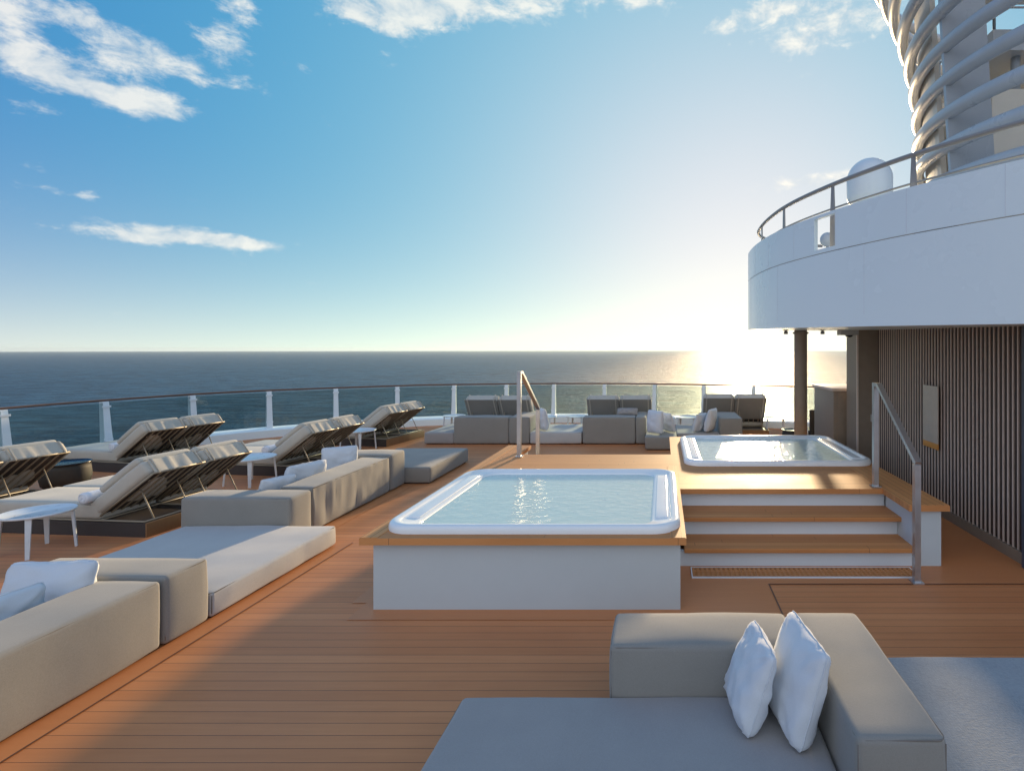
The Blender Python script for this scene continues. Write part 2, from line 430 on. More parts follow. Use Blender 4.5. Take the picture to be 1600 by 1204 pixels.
# ------------------------------------------------------------ setting: sea, deck, hull edge
sea = MB(); R_ = 11500; n = 96
sea.add([(R_ * cos(2 * pi * k / n), R_ * sin(2 * pi * k / n), -32) for k in range(n)], [tuple(range(n))])
tag(sea.build('sea', M['sea']), kind='structure')

RC = catmull([(-11.3, -5), (-11.3, 2), (-11.25, 6), (-11.1, 9.1), (-10.87, 10.56), (-10.4, 12.0), (-9.7, 13.0), (-8.48, 14.05), (-7.2, 14.85), (-6.15, 15.3),
              (-3.18, 15.8), (-.24, 15.6), (3.67, 14.5), (6.5, 13), (9, 10.5), (10.3, 7), (10.8, 2), (10.8, -5)], 8)
din = offset(RC, -.28)
dk = MB(); dk.add([(p.x, p.y, 0) for p in din], [tuple(range(len(din)))[::-1]])
tag(dk.build('deck', M['deck']), kind='structure')
# plain borders laid over the planking
mg = MB()
def sheet(mb, x0, x1, y0, y1, z=.004): mb.add([(x0, y0, z), (x1, y0, z), (x1, y1, z), (x0, y1, z)], [(0, 1, 2, 3)])
sheet(mg, .145, .95, 3.0, 5.6); sheet(mg, .95, 3.5, 4.86, 5.6); sheet(mg, 2.6, 3.5, 5.6, 9)
sheet(mg, -2.45, .145, 4.22, 4.5); sheet(mg, -2.57, -2.2, 4.5, 8.9)
sheet(mg, -3.62, -3.36, -1, 5.9); sheet(mg, -4.1, -3.84, 5.9, 8.5)
tag(mg.build('deck_border', M['deck_plain']), kind='structure')
gl_ = MB()
for (x0, x1, y0, y1) in [(-3.362, -3.352, -1, 5.9), (.945, .957, 3.0, 4.86), (.957, 3.5, 4.852, 4.864)]: sheet(gl_, x0, x1, y0, y1, .008)
tag(gl_.build('deck_seam', M['handrail']), kind='structure')
# coaming and hull skin
cm = MB(); ci = offset(RC, -.28); co = offset(RC, .16)
ribbon(cm, ci, ci, 0, .17); c2 = offset(RC, -.24); ribbon(cm, ci, c2, .17, .20); ribbon(cm, c2, co, .20, .21); ribbon(cm, co, co, .21, -.6)
tag(cm.build('deck_coaming', M['white_hull']), kind='structure')
hl = MB(); ribbon(hl, offset(RC, .10), offset(RC, .10), -.6, -32)
tag(hl.build('hull_side', M['white_hull']), kind='structure')

# ------------------------------------------------------------ perimeter railing
rl = empty('glass_railing', (-3.18, 15.8, .2))
tag(rl, 'curved glass balustrade with white posts and thin brown handrail along the deck edge', 'railing')
def rlb(mb, name, mat):
    o = mb.build(name, mat, rl); o.matrix_parent_inverse = Matrix.Translation((3.18, -15.8, -.2)); return o
LEAN = .10
topc = offset(RC, LEAN)
tb = MB(); tb.tube([(p.x, p.y, 1.10) for p in topc], .03, 8, flat=(.042, .022)); rlb(tb, 'handrail', M['handrail'])
cum = [0]
for i in range(1, len(RC)): cum.append(cum[-1] + (RC[i] - RC[i - 1]).length)
def at_s(s):
    for i in range(1, len(RC)):
        if cum[i] >= s:
            f = (s - cum[i - 1]) / (cum[i] - cum[i - 1]); t = (RC[i] - RC[i - 1]).normalized()
            return RC[i - 1].lerp(RC[i], f), t
    return RC[-1], (RC[-1] - RC[-2]).normalized()
# stations of the posts: distance along the edge
brg = [(p - 1035) / 850 for p in (10, 168, 303, 421, 525, 621, 709, 791, 865, 944, 1022, 1099, 1177, 1250)]
sts = []
k_ = 0
for i in range(1, len(RC)):
    if RC[i].y < 3: continue
    a, b = RC[i - 1].x / RC[i - 1].y, RC[i].x / RC[i].y
    while k_ < len(brg) and a <= brg[k_] < b:
        sts.append(cum[i - 1] + (cum[i] - cum[i - 1]) * (brg[k_] - a) / (b - a)); k_ += 1
pre = [sts[0] - 1.55 * j for j in range(7, 0, -1)]; post = [sts[-1] + 1.5 * j for j in range(1, 11)]
sts = pre + sts + post
for s_ in sts:
    p, t = at_s(s_); nrm = Vector((-t.y, t.x))
    mb = MB()
    T = Matrix(((t.x, nrm.x, 0, p.x), (t.y, nrm.y, 0, p.y), (0, 0, 1, 0), (0, 0, 0, 1)))
    def pl(z, w, d): return [(-w, LEAN * z / 1.1 - d, z), (w, LEAN * z / 1.1 - d, z), (w, LEAN * z / 1.1 + d, z), (-w, LEAN * z / 1.1 + d, z)]
    loops = [[T @ Vector(q) for q in pl(*a)] for a in ((.20, .062, .085), (.5, .056, .07), (1.04, .050, .05), (1.078, .05, .045))]
    mb.loft(loops, True, True, False)
    for zz in (.34, .98): mb.box(-.066, .066, LEAN * zz / 1.1 - .078, LEAN * zz / 1.1 - .045, zz - .018, zz + .018, T)
    rlb(mb, 'post', M['white'])
for a, b in zip(sts[:-1], sts[1:]):
    mb = MB(); N = 6; A = []; 
    for k in range(N + 1):
        p, t = at_s(a + .05 + (b - a - .1) * k / N); A.append((p, Vector((-t.y, t.x))))
    def row(z, o): return [Vector((p.x + nn.x * (LEAN * z / 1.1 - .055 + o), p.y + nn.y * (LEAN * z / 1.1 - .055 + o), z)) for p, nn in A]
    lo0, hi0, hi1, lo1 = row(.24, 0), row(1.05, 0), row(1.05, .012), row(.24, .012)
    L_ = [[lo0[k], hi0[k], hi1[k], lo1[k]] for k in range(N + 1)]
    mb.loft(L_, True, True, False); rlb(mb, 'glass_panel', M['glass'])

# ------------------------------------------------------------ spa platform
P1 = (-2.41, .19, 4.32, 8.5)
xs = [-2.41, -2.15, -2.05, .02, .12, .19, .43, 2.37, 2.61, 2.76]
ys = [4.32, 4.55, 5.22, 5.85, 6.42, 7.07, 7.77, 8.5, 9.03, 9.33]
T1 = (-2.15, .02, 4.55, 6.42); T2 = (.43, 2.61, 7.07, 9.03)
def in_r(x, y, r): return r[0] < x < r[1] and r[2] < y < r[3]
def cap_in(x, y):
    if in_r(x, y, T1) or in_r(x, y, T2): return False
    if x < .19 and y < 7.77: return True
    if x < -2.05: return y < 8.5
    if x < .12: return False
    if x < 2.37: return y > 5.85
    return y > 5.22
pf = empty('spa_platform', (0, 5.85, 0))
tag(pf, 'raised white platform with teak top and front steps holding both hot tubs', 'platform')
def pfb(mb, name, mat):
    o = mb.build(name, mat, pf); o.matrix_parent_inverse = Matrix.Translation((0, -5.85, 0)); return o
mb = MB(); mb.slab(xs, ys, cap_in, .545, .60); pfb(mb, 'teak_top', M['teak'])
# base walls, set back under the top
bxs = [-2.33, -2.28, -2.1, -2.05, .06, .145, .19, .25, 2.42, 2.47, 2.65, 2.70]; bys = [4.386, 4.44, 5.27, 5.32, 5.92, 5.97, 7.66, 7.71, 8.39, 8.44, 9.2, 9.26]
def base_foot(x, y):
    if x < .145 and y < 7.71: return -2.33 < x
    if x < -2.10: return y < 8.44
    if x < .19 and y < 7.71: return False
    if x < .25: return False if y < 7.71 and x < .19 else y > 5.92
    if x < 2.42: return y > 5.92
    return x < 2.70 and y > 5.27
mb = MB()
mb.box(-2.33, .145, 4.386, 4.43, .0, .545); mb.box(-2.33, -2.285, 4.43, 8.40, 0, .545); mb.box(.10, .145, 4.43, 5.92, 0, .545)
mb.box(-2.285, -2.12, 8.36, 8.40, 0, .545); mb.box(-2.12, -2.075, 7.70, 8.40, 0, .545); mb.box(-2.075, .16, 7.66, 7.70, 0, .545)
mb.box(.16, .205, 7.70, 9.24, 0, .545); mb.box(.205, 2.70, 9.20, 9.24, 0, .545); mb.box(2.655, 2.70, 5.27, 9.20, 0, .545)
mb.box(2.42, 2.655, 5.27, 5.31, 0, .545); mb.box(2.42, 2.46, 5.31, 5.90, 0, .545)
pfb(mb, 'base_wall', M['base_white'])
# edge boards running lengthwise, a hair above the planked top
mb = MB()
for (x0, x1, y0, y1) in [(-2.405, -2.27, 4.325, 8.495), (.065, .185, 4.325, 7.0), (2.375, 2.755, 5.225, 6.9), (2.70, 2.755, 6.9, 9.3)]:
    mb = MB(); mb.box(x0, x1, y0, y1, .599, .6045); pfb(mb, 'border_board', M['teak_y'])
# front steps
for i, (z, y0, y1) in enumerate([(.20, 5.19, 5.60), (.40, 5.505, 5.93)]):
    mb = MB(); mb.box(.21, 2.425 if i == 0 else 2.425, y0, y1 + .01, z - .045, z, ch=.006); pfb(mb, 'step_tread', M['teak'])
for i, (z0, z1, y) in enumerate([(.0, .155, 5.27), (.20, .355, 5.60), (.40, .545, 5.925)]):
    mb = MB(); mb.box(.148, 2.418, y, y + .03, z0, z1); pfb(mb, 'step_riser', M['white'])
# rear steps
for i, (z, y0, y1) in enumerate([(.40, 7.72, 8.06), (.20, 8.04, 8.40)]):
    mb = MB(); mb.box(-2.07, .155, y0, y1, z - .045, z, ch=.006); pfb(mb, 'rear_step_tread', M['teak'])
    mb = MB(); mb.box(-2.07, .155, y1 - .06, y1 - .03, z - .2, z - .046); pfb(mb, 'rear_step_riser', M['white'])

# drain grating let into the deck in front of the steps
gr = empty('drain_grating', (1.32, 5.10, 0)); tag(gr, 'long brown perforated drain grating with white rim in front of the steps', 'grating')
mb = MB(); mb.box(-1.05, 1.05, -.115, -.105, .002, .016); mb.box(-1.05, 1.05, .105, .115, .002, .016); mb.box(-1.05, -1.04, -.105, .105, .002, .016); mb.box(1.04, 1.05, -.105, .105, .002, .016)
mb.build('rim', M['white'], gr)
mb = MB(); nx = 46; gx = [-1.04 + 2.08 * i / (2 * nx + 1) for i in range(2 * nx + 2)]; gy = [-.105 + .21 * j / 11 for j in range(12)]
def hole(x, y):
    i = int((x + 1.04) / 2.08 * (2 * nx + 1)); j = int((y + .105) / .21 * 11); return not (i % 2 == 1 and j % 2 == 1)
mb.slab(gx, gy, hole, .006, .014); mb.build('lattice', M['teak'], gr)
mb = MB(); mb.box(-1.04, 1.04, -.105, .105, .0042, .0055); mb.build('drain_channel', M['dark'], gr)

# ------------------------------------------------------------ hot tubs
def rr(cx, cy, hx, hy, r, z, n=10):
    out = []
    for (sx, sy, a0) in ((1, 1, 0), (-1, 1, 90), (-1, -1, 180), (1, -1, 270)):
        for k in range(n + 1):
            a = radians(a0 + 90 * k / n); out.append(Vector((cx + sx * (hx - r) + r * cos(a), cy + sy * (hy - r) + r * sin(a), z)))
    return out
def make_tub(name, loc, label, wlabel):
    t = empty(name, loc); tag(t, label, 'hot tub', 'hot tubs sunk in the spa platform')
    HX, HY = 1.235, 1.075
    mb = MB()
    prof = [(0, 0, .24, -.01), (0, 0, .24, .032), (.008, .008, .235, .052), (.022, .022, .225, .064), (.04, .04, .215, .068), (.065, .065, .20, .066), (.078, .078, .19, .060), (.084, .084, .185, .052)]
    mb.loft([rr(0, 0, HX - a, HY - b, r, z) for a, b, r, z in prof]); mb.build('rim', M['acrylic'], t)
    mb = MB()
    prof = [(.084, .084, .185, .0525), (.10, .095, .18, .046), (.225, .115, .17, .040), (.245, .125, .16, .030), (.262, .137, .15, .0), (.272, .15, .15, -.08), (.30, .17, .15, -.30),
            (.33, .20, .14, -.335), (.62, .46, .12, -.345), (.66, .50, .12, -.37), (.68, .52, .12, -.555)]
    mb.loft([rr(0, 0, HX - a, HY - b, r, z) for a, b, r, z in prof], False, True); mb.build('basin', M['acrylic'], t)
    # side head rests, with a fine seam round them
    for sx in (-1, 1):
        mb = MB(); x0, x1 = sorted((sx * (HX - .105), sx * (HX - .215)))
        mb.rbox(x0, x1, -.78, .78, .030, .052, .008, .3); mb.build('head_rest', M['acrylic'], t)
    w = MB(); lp = rr(0, 0, HX - .25, HY - .13, .158, .018); w.add(lp, [tuple(range(len(lp)))])
    w = w.build('water', M['water'], t)
    for (x, y) in ((-.72, .93), (0, .93), (.72, .93), (-.72, -.93), (.72, -.93)):
        mb = MB(); T = Matrix.Translation((x, y * .985, -.15)) @ Matrix.Rotation(radians(90 if y > 0 else -90), 4, 'X')
        mb.lathe([(.035, 0), (.035, .012), (.02, .016)], n=14, mat=T); mb.build('jet', M['steel'], t)
    return t
tub1 = make_tub('hot_tub', (-1.08, 5.49, .60), 'square hot tub filled with pale aqua water in the nearer part of the platform', '')
tub2 = copy_tree(tub1); tub2.location = (1.52, 8.05, .60); tag(tub2, 'farther hot tub behind the front steps with the dark column mirrored in its water')

# ------------------------------------------------------------ handrails
def flatbar(mb, pts, w, d): mb.tube(pts, .03, 4, flat=(w, d))
def square_post(mb, x, y, z0, z1, a=.027): mb.box(x - a, x + a, y - a, y + a, z0, z1)
hr = empty('stair_handrail', (2.33, 5.95, .6)); tag(hr, 'brushed steel handrail sloping down beside the front steps of the spa', 'handrail')
for nm, args in (('upper_post', (0, 0, .001, 1.10)), ('lower_post', (-.04, -1.05, -.598, .46))):
    mb = MB(); square_post(mb, *args); mb.box(args[0] - .05, args[0] + .05, args[1] - .05, args[1] + .05, args[2], args[2] + .012); mb.build(nm, M['steel'], hr)
mb = MB(); q = .038
mb.loft([[Vector((x - sgn, y, z)) for sgn, z in ()] for x, y in ()] ) if False else None
def bar(mb, pts, w=.028, h=.02):
    loops = []
    for i, p in enumerate(pts):
        a = pts[max(0, i - 1)]; b = pts[min(len(pts) - 1, i + 1)]; t = (Vector(b) - Vector(a)).normalized(); u = Vector((1, 0, 0)); n_ = t.cross(u).normalized()
        p = Vector(p); loops.append([p - u * w - n_ * h, p + u * w - n_ * h, p + u * w + n_ * h, p - u * w + n_ * h])
    mb.loft(loops, True, True, False)
mb = MB(); bar(mb, [(0, .027, 1.115), (0, -.10, 1.115), (-.04, -1.078, .475)]); mb.build('grab_rail', M['steel'], hr)
hr2 = empty('stair_handrail', (-2.0, 7.60, .6)); tag(hr2, 'brass toned steel handrail at the rear steps behind the nearer hot tub', 'handrail')
for nm, args in (('upper_post', (0, 0, .001, 1.16)), ('lower_post', (.03, 1.0, -.598, .55))):
    mb = MB(); square_post(mb, *args); mb.box(args[0] - .05, args[0] + .05, args[1] - .05, args[1] + .05, args[2], args[2] + .012); mb.build(nm, M['steel'], hr2)
mb = MB(); bar(mb, [(0, -.027, 1.175), (0, .10, 1.175), (.03, 1.027, .565)]); mb.build('grab_rail', M['steel'], hr2)

# ------------------------------------------------------------ sofas
def wrinkles(seed, amp=.004, vert=0.0, axis=None, fine=.0012):
    o = Vector((seed * 3.1, seed * 1.7, seed * 5.3))
    def f(p, n):
        d = amp * noise.noise(p * 2.3 + o) + fine * noise.noise(p * 14 + o)
        if vert and abs(n.z) < .6:
            q = Vector((p.x * 17, p.y * 17, p.z * 2.2)) + o
            d += vert * (noise.noise(q) + .5 * noise.noise(q * 2.1)) * (.5 + noise.noise(p * 1.1 + o))
        return d
    return f
def pipe_loop(mb, x0, x1, y0, y1, z, r, rc=.035, ins=.006):
    pts = rr((x0 + x1) / 2, (y0 + y1) / 2, (x1 - x0) / 2 - ins, (y1 - y0) / 2 - ins, rc, z, 4)
    mb.tube(pts, r, 5, closed=True)
_seed = [1]
def cushion(name, parent, x0, x1, y0, y1, z0, z1, mat, r=.028, puff=.012, vert=.0, amp=.008, step=.06, seam=True):
    _seed[0] += 1
    mb = MB(); mb.rbox(x0, x1, y0, y1, z0, z1, r, step, wrinkles(_seed[0], amp, vert), puff)
    o = mb.build(name, mat, parent)
    if seam:
        mb = MB(); pipe_loop(mb, x0, x1, y0, y1, z1 - r * .42, .0045); mb.build('piping', M['piping'], o)
        e = r * .30
        for (a, b) in ((x0 + e, y0 + e), (x1 - e, y0 + e)):
            sm = MB(); sm.tube([(a, b, z0 + r), (a, b, (z0 + z1) / 2), (a, b, z1 - r)], .004, 5); sm.build('corner_seam', M['piping'], o)
    return o
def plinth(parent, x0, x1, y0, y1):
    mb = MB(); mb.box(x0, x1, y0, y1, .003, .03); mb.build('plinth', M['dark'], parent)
def sofa(name, label, parts, cat='sofa', group=None, seg=None):
    """parts: (part name, x0,x1,y0,y1,z0,z1, material key, vertical wrinkle)"""
    x, y = parts[0][1], parts[0][3]
    t = empty(name, (x, y, 0)); tag(t, label, cat, group)
    for (nm, x0, x1, y0, y1, z0, z1, mk, vt) in parts:
        cushion(nm, t, x0 - x, x1 - x, y0 - y, y1 - y, z0, z1, M[mk], vert=vt)
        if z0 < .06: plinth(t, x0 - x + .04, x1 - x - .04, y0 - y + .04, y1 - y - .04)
    return t
g1 = 'modular lounge seats on the deck'
sofa('modular_sofa', 'long taupe sofa back cut by the left edge with white pillows behind it', [
    ('backrest', -3.95, -3.50, 1.3, 3.80, .02, .487, 'taupe', .002),
    ('armrest', -4.65, -3.50, 3.83, 4.20, .02, .495, 'taupe', .001),
    ('seat', -5.05, -3.955, 1.3, 3.825, .02, .23, 'taupe_seat', 0)], group=g1)
sofa('daybed_seat', 'low backless pale seat between two sofa armrests at left', [('seat', -5.12, -3.49, 4.215, 5.83, .02, .215, 'pale_seat', .015)], 'ottoman', g1)
sofa('modular_sofa', 'taupe sofa with creased back and three white pillows, left of the nearer hot tub', [
    ('backrest', -4.40, -4.0, 6.235, 7.985, .02, .52, 'taupe', .026),
    ('armrest', -5.18, -4.0, 5.845, 6.20, .02, .50, 'taupe', .001),
    ('armrest', -5.0, -4.0, 8.015, 8.45, .02, .54, 'taupe', .002),
    ('seat', -5.4, -4.41, 6.215, 8.0, .02, .24, 'taupe_seat', 0)], group=g1)
sofa('daybed_seat', 'low backless seat at the far end of the creased sofa', [('seat', -4.95, -3.62, 8.47, 10.15, .02, .26, 'taupe', .003)], 'ottoman', g1)
sofa('modular_sofa', 'grey blue sofa corner in the right foreground holding two leaning pillows', [
    ('backrest', -.285, .745, 2.95, 3.34, .02, .49, 'taupe', .001),
    ('armrest', .805, 1.185, 2.25, 3.34, .02, .49, 'taupe', .001),
    ('seat', -1.08, .775, .9, 2.945, .02, .225, 'taupe_seat', 0)], group=g1)
sofa('daybed_seat', 'flat woven pale grey lounge cushion at the lower right corner', [('seat', 1.20, 3.1, 1.0, 3.33, .02, .225, 'woven', 0)], 'ottoman', g1)
sofa('modular_sofa', 'far taupe sofa left of the rear handrail with its plain back to the tubs', [
    ('backrest', -4.60, -3.40, 12.0, 12.4, .02, .60, 'taupe', .001),
    ('armrest', -3.385, -2.93, 12.0, 13.3, .02, .60, 'taupe', .001),
    ('seat', -5.25, -3.39, 12.41, 13.9, .02, .26, 'taupe_seat', 0),
    ('seat', -5.25, -4.61, 12.0, 12.405, .02, .26, 'taupe_seat', 0)], group=g1)
sofa('daybed_seat', 'far low backless seat between the two taupe sofa backs', [('seat', -2.92, -1.78, 12.0, 13.35, .02, .27, 'pale_seat', .001)], 'ottoman', g1)
sofa('modular_sofa', 'far taupe sofa with small flat grey cushion on top of its back', [
    ('backrest', -1.76, -.60, 12.0, 12.4, .02, .60, 'taupe', .001),
    ('armrest', -.585, -.37, 12.0, 13.2, .02, .60, 'taupe', .001),
    ('seat', -1.76, -.60, 12.41, 13.6, .02, .26, 'taupe_seat', 0)], group=g1)
sofa('modular_sofa', 'far corner seat with four upright pillows behind the right hot tub', [
    ('seat', -.36, .30, 11.3, 13.2, .02, .28, 'taupe', .001),
    ('seat', .315, 1.235, 11.75, 13.2, .02, .28, 'taupe_seat', 0),
    ('armrest', 1.25, 1.74, 11.8, 13.0, .02, .60, 'taupe', .001)], group=g1)

# ------------------------------------------------------------ pillows
def make_pillow(name, label, size, thick, mat, origin, ux, uz, seed, group='loose pillows on the lounge seats', sag=.0):
    """origin = middle of the lower edge, ux along that edge, uz up the pillow"""
    sx, sz = size; N = 22; vs = []; fs = []; off = Vector((seed * 7.7, seed * 2.2, seed))
    idx = {}
    for side in (1, -1):
        for i in range(N + 1):
            for j in range(N + 1):
                edge = i in (0, N) or j in (0, N)
                if edge and side == -1: idx[(side, i, j)] = idx[(1, i, j)]; continue
                u = -1 + 2 * i / N; v = -1 + 2 * j / N
                # ease towards the borders, corners pulled out, sides drawn in
                uu = sin(u * pi / 2) * .35 + u * .65; vv = sin(v * pi / 2) * .35 + v * .65
                rc_ = 1 - .075 * (uu * vv) ** 6; pu = uu * (1 - .045 * (1 - vv * vv)) * rc_; pv = vv * (1 - .045 * (1 - uu * uu)) * rc_
                t = max(0, (1 - uu * uu) * (1 - vv * vv)) ** .36
                w = .020 * noise.noise(Vector((uu * 2.6, vv * 2.6, side * .6)) + off) + .006 * noise.noise(Vector((uu * 7, vv * 5, side)) + off)
                # creases running in from the corners
                a = atan2(abs(vv) - 1.05, abs(uu) - 1.05); rd = sqrt((abs(uu) - 1.05) ** 2 + (abs(vv) - 1.05) ** 2)
                w += .015 * sin(a * 13 + seed) * max(0, 1 - rd / .95) * min(1, t * 2.2)
                b = -sag * (1 - vv) * .5 * thick
                edge_w = .006 * noise.noise(Vector((uu * 5, vv * 5, 3)) + off)
                idx[(side, i, j)] = len(vs)
                vs.append(Vector((pu * sx / 2 + edge_w, side * (t * thick / 2 + w * (t ** .5)) * (1 + .22 * -vv), (pv + 1) * sz / 2 + edge_w)))
    for side in (1, -1):
        for i in range(N):
            for j in range(N):
                q = (idx[(side, i, j)], idx[(side, i + 1, j)], idx[(side, i + 1, j + 1)], idx[(side, i, j + 1)])
                fs.append(q[::-1] if side == 1 else q)
    ux = Vector(ux).normalized(); uz = Vector(uz).normalized(); uz = (uz - ux * uz.dot(ux)).normalized(); uy = uz.cross(ux)
    mb = MB(); mb.add(vs, fs, True)
    pts = [Vector(vs[idx[(1, i, 0)]]) for i in range(N + 1)] + [Vector(vs[idx[(1, N, j)]]) for j in range(1, N + 1)] + \
          [Vector(vs[idx[(1, i, N)]]) for i in range(N - 1, -1, -1)] + [Vector(vs[idx[(1, 0, j)]]) for j in range(N - 1, 0, -1)]
    o = mb.build(name, mat, None)
    sm = MB(); sm.tube(pts, .0035, 5, closed=True); sm.build('seam', mat, o)
    R = Matrix((ux, uy, uz)).transposed().to_4x4()
    o.matrix_world = Matrix.Translation(origin) @ R
    tag(o, label, 'pillow', group); return o
PM = M['pillow']
# right foreground pair, leaning on the armrest
make_pillow('pillow', 'smaller white pillow in the right foreground, left of the pair', (.40, .42), .17, PM, (.385, 2.78, .235), (.10, -1, 0), (.36, 0, 1), 3)
make_pillow('pillow', 'larger white pillow in the right foreground leaning on the sofa armrest', (.48, .48), .19, PM, (.60, 2.72, .235), (.12, -1, .0), (.30, .05, 1), 5)
# near left sofa
make_pillow('pillow', 'long white pillow leaning on the armrest of the near left sofa', (.62, .40), .19, PM, (-4.20, 3.68, .25), (1, .0, .03), (0, .25, 1), 8)
make_pillow('pillow', 'white pillow cut by the left edge on the near left sofa', (.46, .34), .19, PM, (-4.13, 3.36, .25), (.12, 1, .0), (.14, 0, 1), 9)
# creased sofa
make_pillow('pillow', 'small white pillow half hidden at the near end of the creased sofa', (.40, .36), .17, PM, (-4.60, 6.45, .26), (.5, 1, 0), (.3, 0, 1), 11)
make_pillow('pillow', 'crumpled white pillow leaning on the back of the creased sofa', (.54, .44), .20, PM, (-4.54, 6.85, .26), (.35, 1, 0), (.25, 0, 1), 12)
make_pillow('pillow', 'white pillow leaning against the far armrest of the creased sofa', (.46, .46), .22, PM, (-4.60, 7.76, .26), (.8, .5, 0), (.22, .15, 1), 14)
# far sofas
make_pillow('pillow', 'white pillow standing on the far low seat beside the rear handrail', (.40, .50), .20, PM, (-2.66, 12.25, .29), (.6, -1, 0), (-.15, 0, 1), 15)
make_pillow('pillow', 'flat grey lilac cushion lying on the far sofa back', (.48, .17), .12, M['taupe_seat'], (-.80, 12.42, .60), (1, 0, 0), (0, .5, 1), 16)
make_pillow('pillow', 'pale green white oval pillow standing at the left end of the far corner seat', (.44, .50), .22, PM, (-.16, 11.62, .30), (1, -.9, 0), (-.05, .1, 1), 17)
make_pillow('pillow', 'pillow leaning right beside the pale oval pillow on the far corner seat', (.42, .44), .16, PM, (.17, 11.95, .30), (.7, -1, 0), (-.45, .1, 1), 18)
make_pillow('pillow', 'half hidden pillow at the right end of the far corner seat', (.42, .42), .16, PM, (.78, 12.0, .30), (.7, 1, 0), (.35, 0, 1), 19)
make_pillow('pillow', 'plump upright pillow against the far corner seat armrest', (.44, .52), .20, PM, (1.02, 11.95, .30), (.5, 1, 0), (.22, 0, 1), 20)

# ------------------------------------------------------------ double loungers
def make_daybed(theta, w, name='double_lounger', sheet_back=False):
    t = empty(name); th = radians(theta)
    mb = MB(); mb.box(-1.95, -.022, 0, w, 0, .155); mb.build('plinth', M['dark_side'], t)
    mb = MB(); mb.box(-.021, 0, -.002, w + .002, 0, .16, ch=.004); mb.build('end_board', M['wood_box'], t)
    mw = w / 2 - .035
    for k in (0, 1):
        y0 = .025 + k * (mw + .02)
        y1 = y0 + mw
        cushion('mattress', t, -2.02, -.62, y0, y1, .175, .355, M['mattress'], r=.04, puff=.012, amp=.006, step=.08)
        A = Matrix.Translation((-.66, 0, .19)) @ Matrix.Rotation(-th, 4, 'Y')
        _seed[0] += 1
        mb = MB(); mb.rbox(0, .84, y0, y1, .015, .19, .045, .06, wrinkles(_seed[0], .007, 0), .010, mat=A); bk = mb.build('back_cushion', M['mattress'], t)
        mb = MB(); mb.rbox(.842, .868, y0 + .05, y1 - .05, -.005, .175, .01, .03, lambda p, n: .010 * noise.noise(Vector((p.x * 5, p.y * 17, p.z * 3))), mat=A)
        for yy in (y0 + .075, y1 - .075): mb.tube([(.872, yy, -.01), (.877, yy, .175), (.81, yy, .21), (.66, yy, .275), (.45, yy, .27)], .009, 6, mat=A)
        mb.build('end_cover', M['mattress'], bk)
        _seed[0] += 1
        mb = MB(); mb.rbox(.20, .79, y0 + .015, y1 - .015, .185, .27, .035, .06, wrinkles(_seed[0], .006, 0), .012, mat=A); mb.build('head_pad', M['mattress'], bk)
        mb = MB()
        for yy in (y0 + .02, y1 - .02): mb.tube([(.0, yy, 0), (.86, yy, 0)], .013, 6, mat=A)
        for xx in (.02, .86): mb.tube([(xx, y0 + .02, 0), (xx, y1 - .02, 0)], .013, 6, mat=A)
        for i in range(5):
            yy = y0 + .02 + (mw - .04) * (i + 1) / 6; mb.box(.02, .86, yy - .010, yy + .010, -.008, .004, A)
        mb.build('back_frame', M['frame'], t)
        mb = MB(); mb.box(.02, .84, y0 + .025, y1 - .025, .006, .012, A); mb.build('dark_under_sheet', M['dark_side'], bk)  # thin dark sheet under the cushion, darkens the gaps between the slats
        if sheet_back:
            _seed[0] += 1
            mb = MB(); mb.rbox(.22, .885, y0 + .0, y1 - .0, -.022, -.008, .006, .05, wrinkles(_seed[0], .006, 0), mat=A); sh = mb.build('back_cover', M['taupe'], t)
            mb = MB()
            for yy in (y0 + .07, y1 - .07):
                mb = MB(); mb.box(.24, .89, yy - .012, yy + .012, -.029, -.0235, A); mb.build('strap', M['mattress'], sh)
        mb = MB()
        pA = A @ Vector((.52, 0, 0))
        for yy in (y0 + .12, y1 - .12): mb.tube([(pA.x, yy, pA.z), (pA.x + .19, yy, .125)], .008, 6)
        mb.tube([(pA.x + .19, y0 + .12, .13), (pA.x + .19, y1 - .12, .13)], .008, 6)
        mb.build('support_strut', M['frame'], t)
    mb = MB(); 
    for yy in (.03, w / 2, w - .03): mb.tube([(-1.98, yy, .166), (-.06, yy, .166)], .011, 6)
    for xx in (-1.97, -.62, -.06): mb.tube([(xx, .03, .167), (xx, w - .03, .167)], .010, 6)
    mb.build('bed_frame', M['frame'], t)
    return t
gd = 'double loungers round the deck'
beds = []
b0 = make_daybed(37, 1.40); b0.location = (-5.75, 6.07, 0); b0.rotation_euler.z = radians(-5)
tag(b0, 'nearest full double lounger, behind the near white side table and left of the sofas', 'lounger', gd)
for (x, y, a, lb) in [(-8.25, 6.05, -7, 'double lounger cut by the left edge of the photo, only its raised back showing'),
                      (-8.72, 9.15, -11, 'double lounger by the left railing, behind the black drum table'),
                      (-5.82, 8.95, -6, 'double lounger whose back rises behind the creased sofa'),
                      (-5.92, 11.70, -8, 'farthest of the side facing double loungers, near the rear left railing')]:
    c = copy_tree(b0); c.location = (x, y, 0); c.rotation_euler.z = radians(a); tag(c, lb, 'lounger', gd)
r0 = make_daybed(56, 1.58, sheet_back=True); r0.location = (-4.68, 12.62, 0); r0.rotation_euler.z = radians(-90)
tag(r0, 'sea facing double lounger behind the far sofa left of the rear handrail', 'lounger', gd)
for (x, y, lb) in [(-1.82, 12.72, 'sea facing double lounger behind the far sofa with the flat cushion'),
                   (.98, 12.35 + .7, 'sea facing double lounger at right, beyond the second hot tub')]:
    c = copy_tree(r0); c.location = (x, y, 0); tag(c, lb, 'lounger', gd)

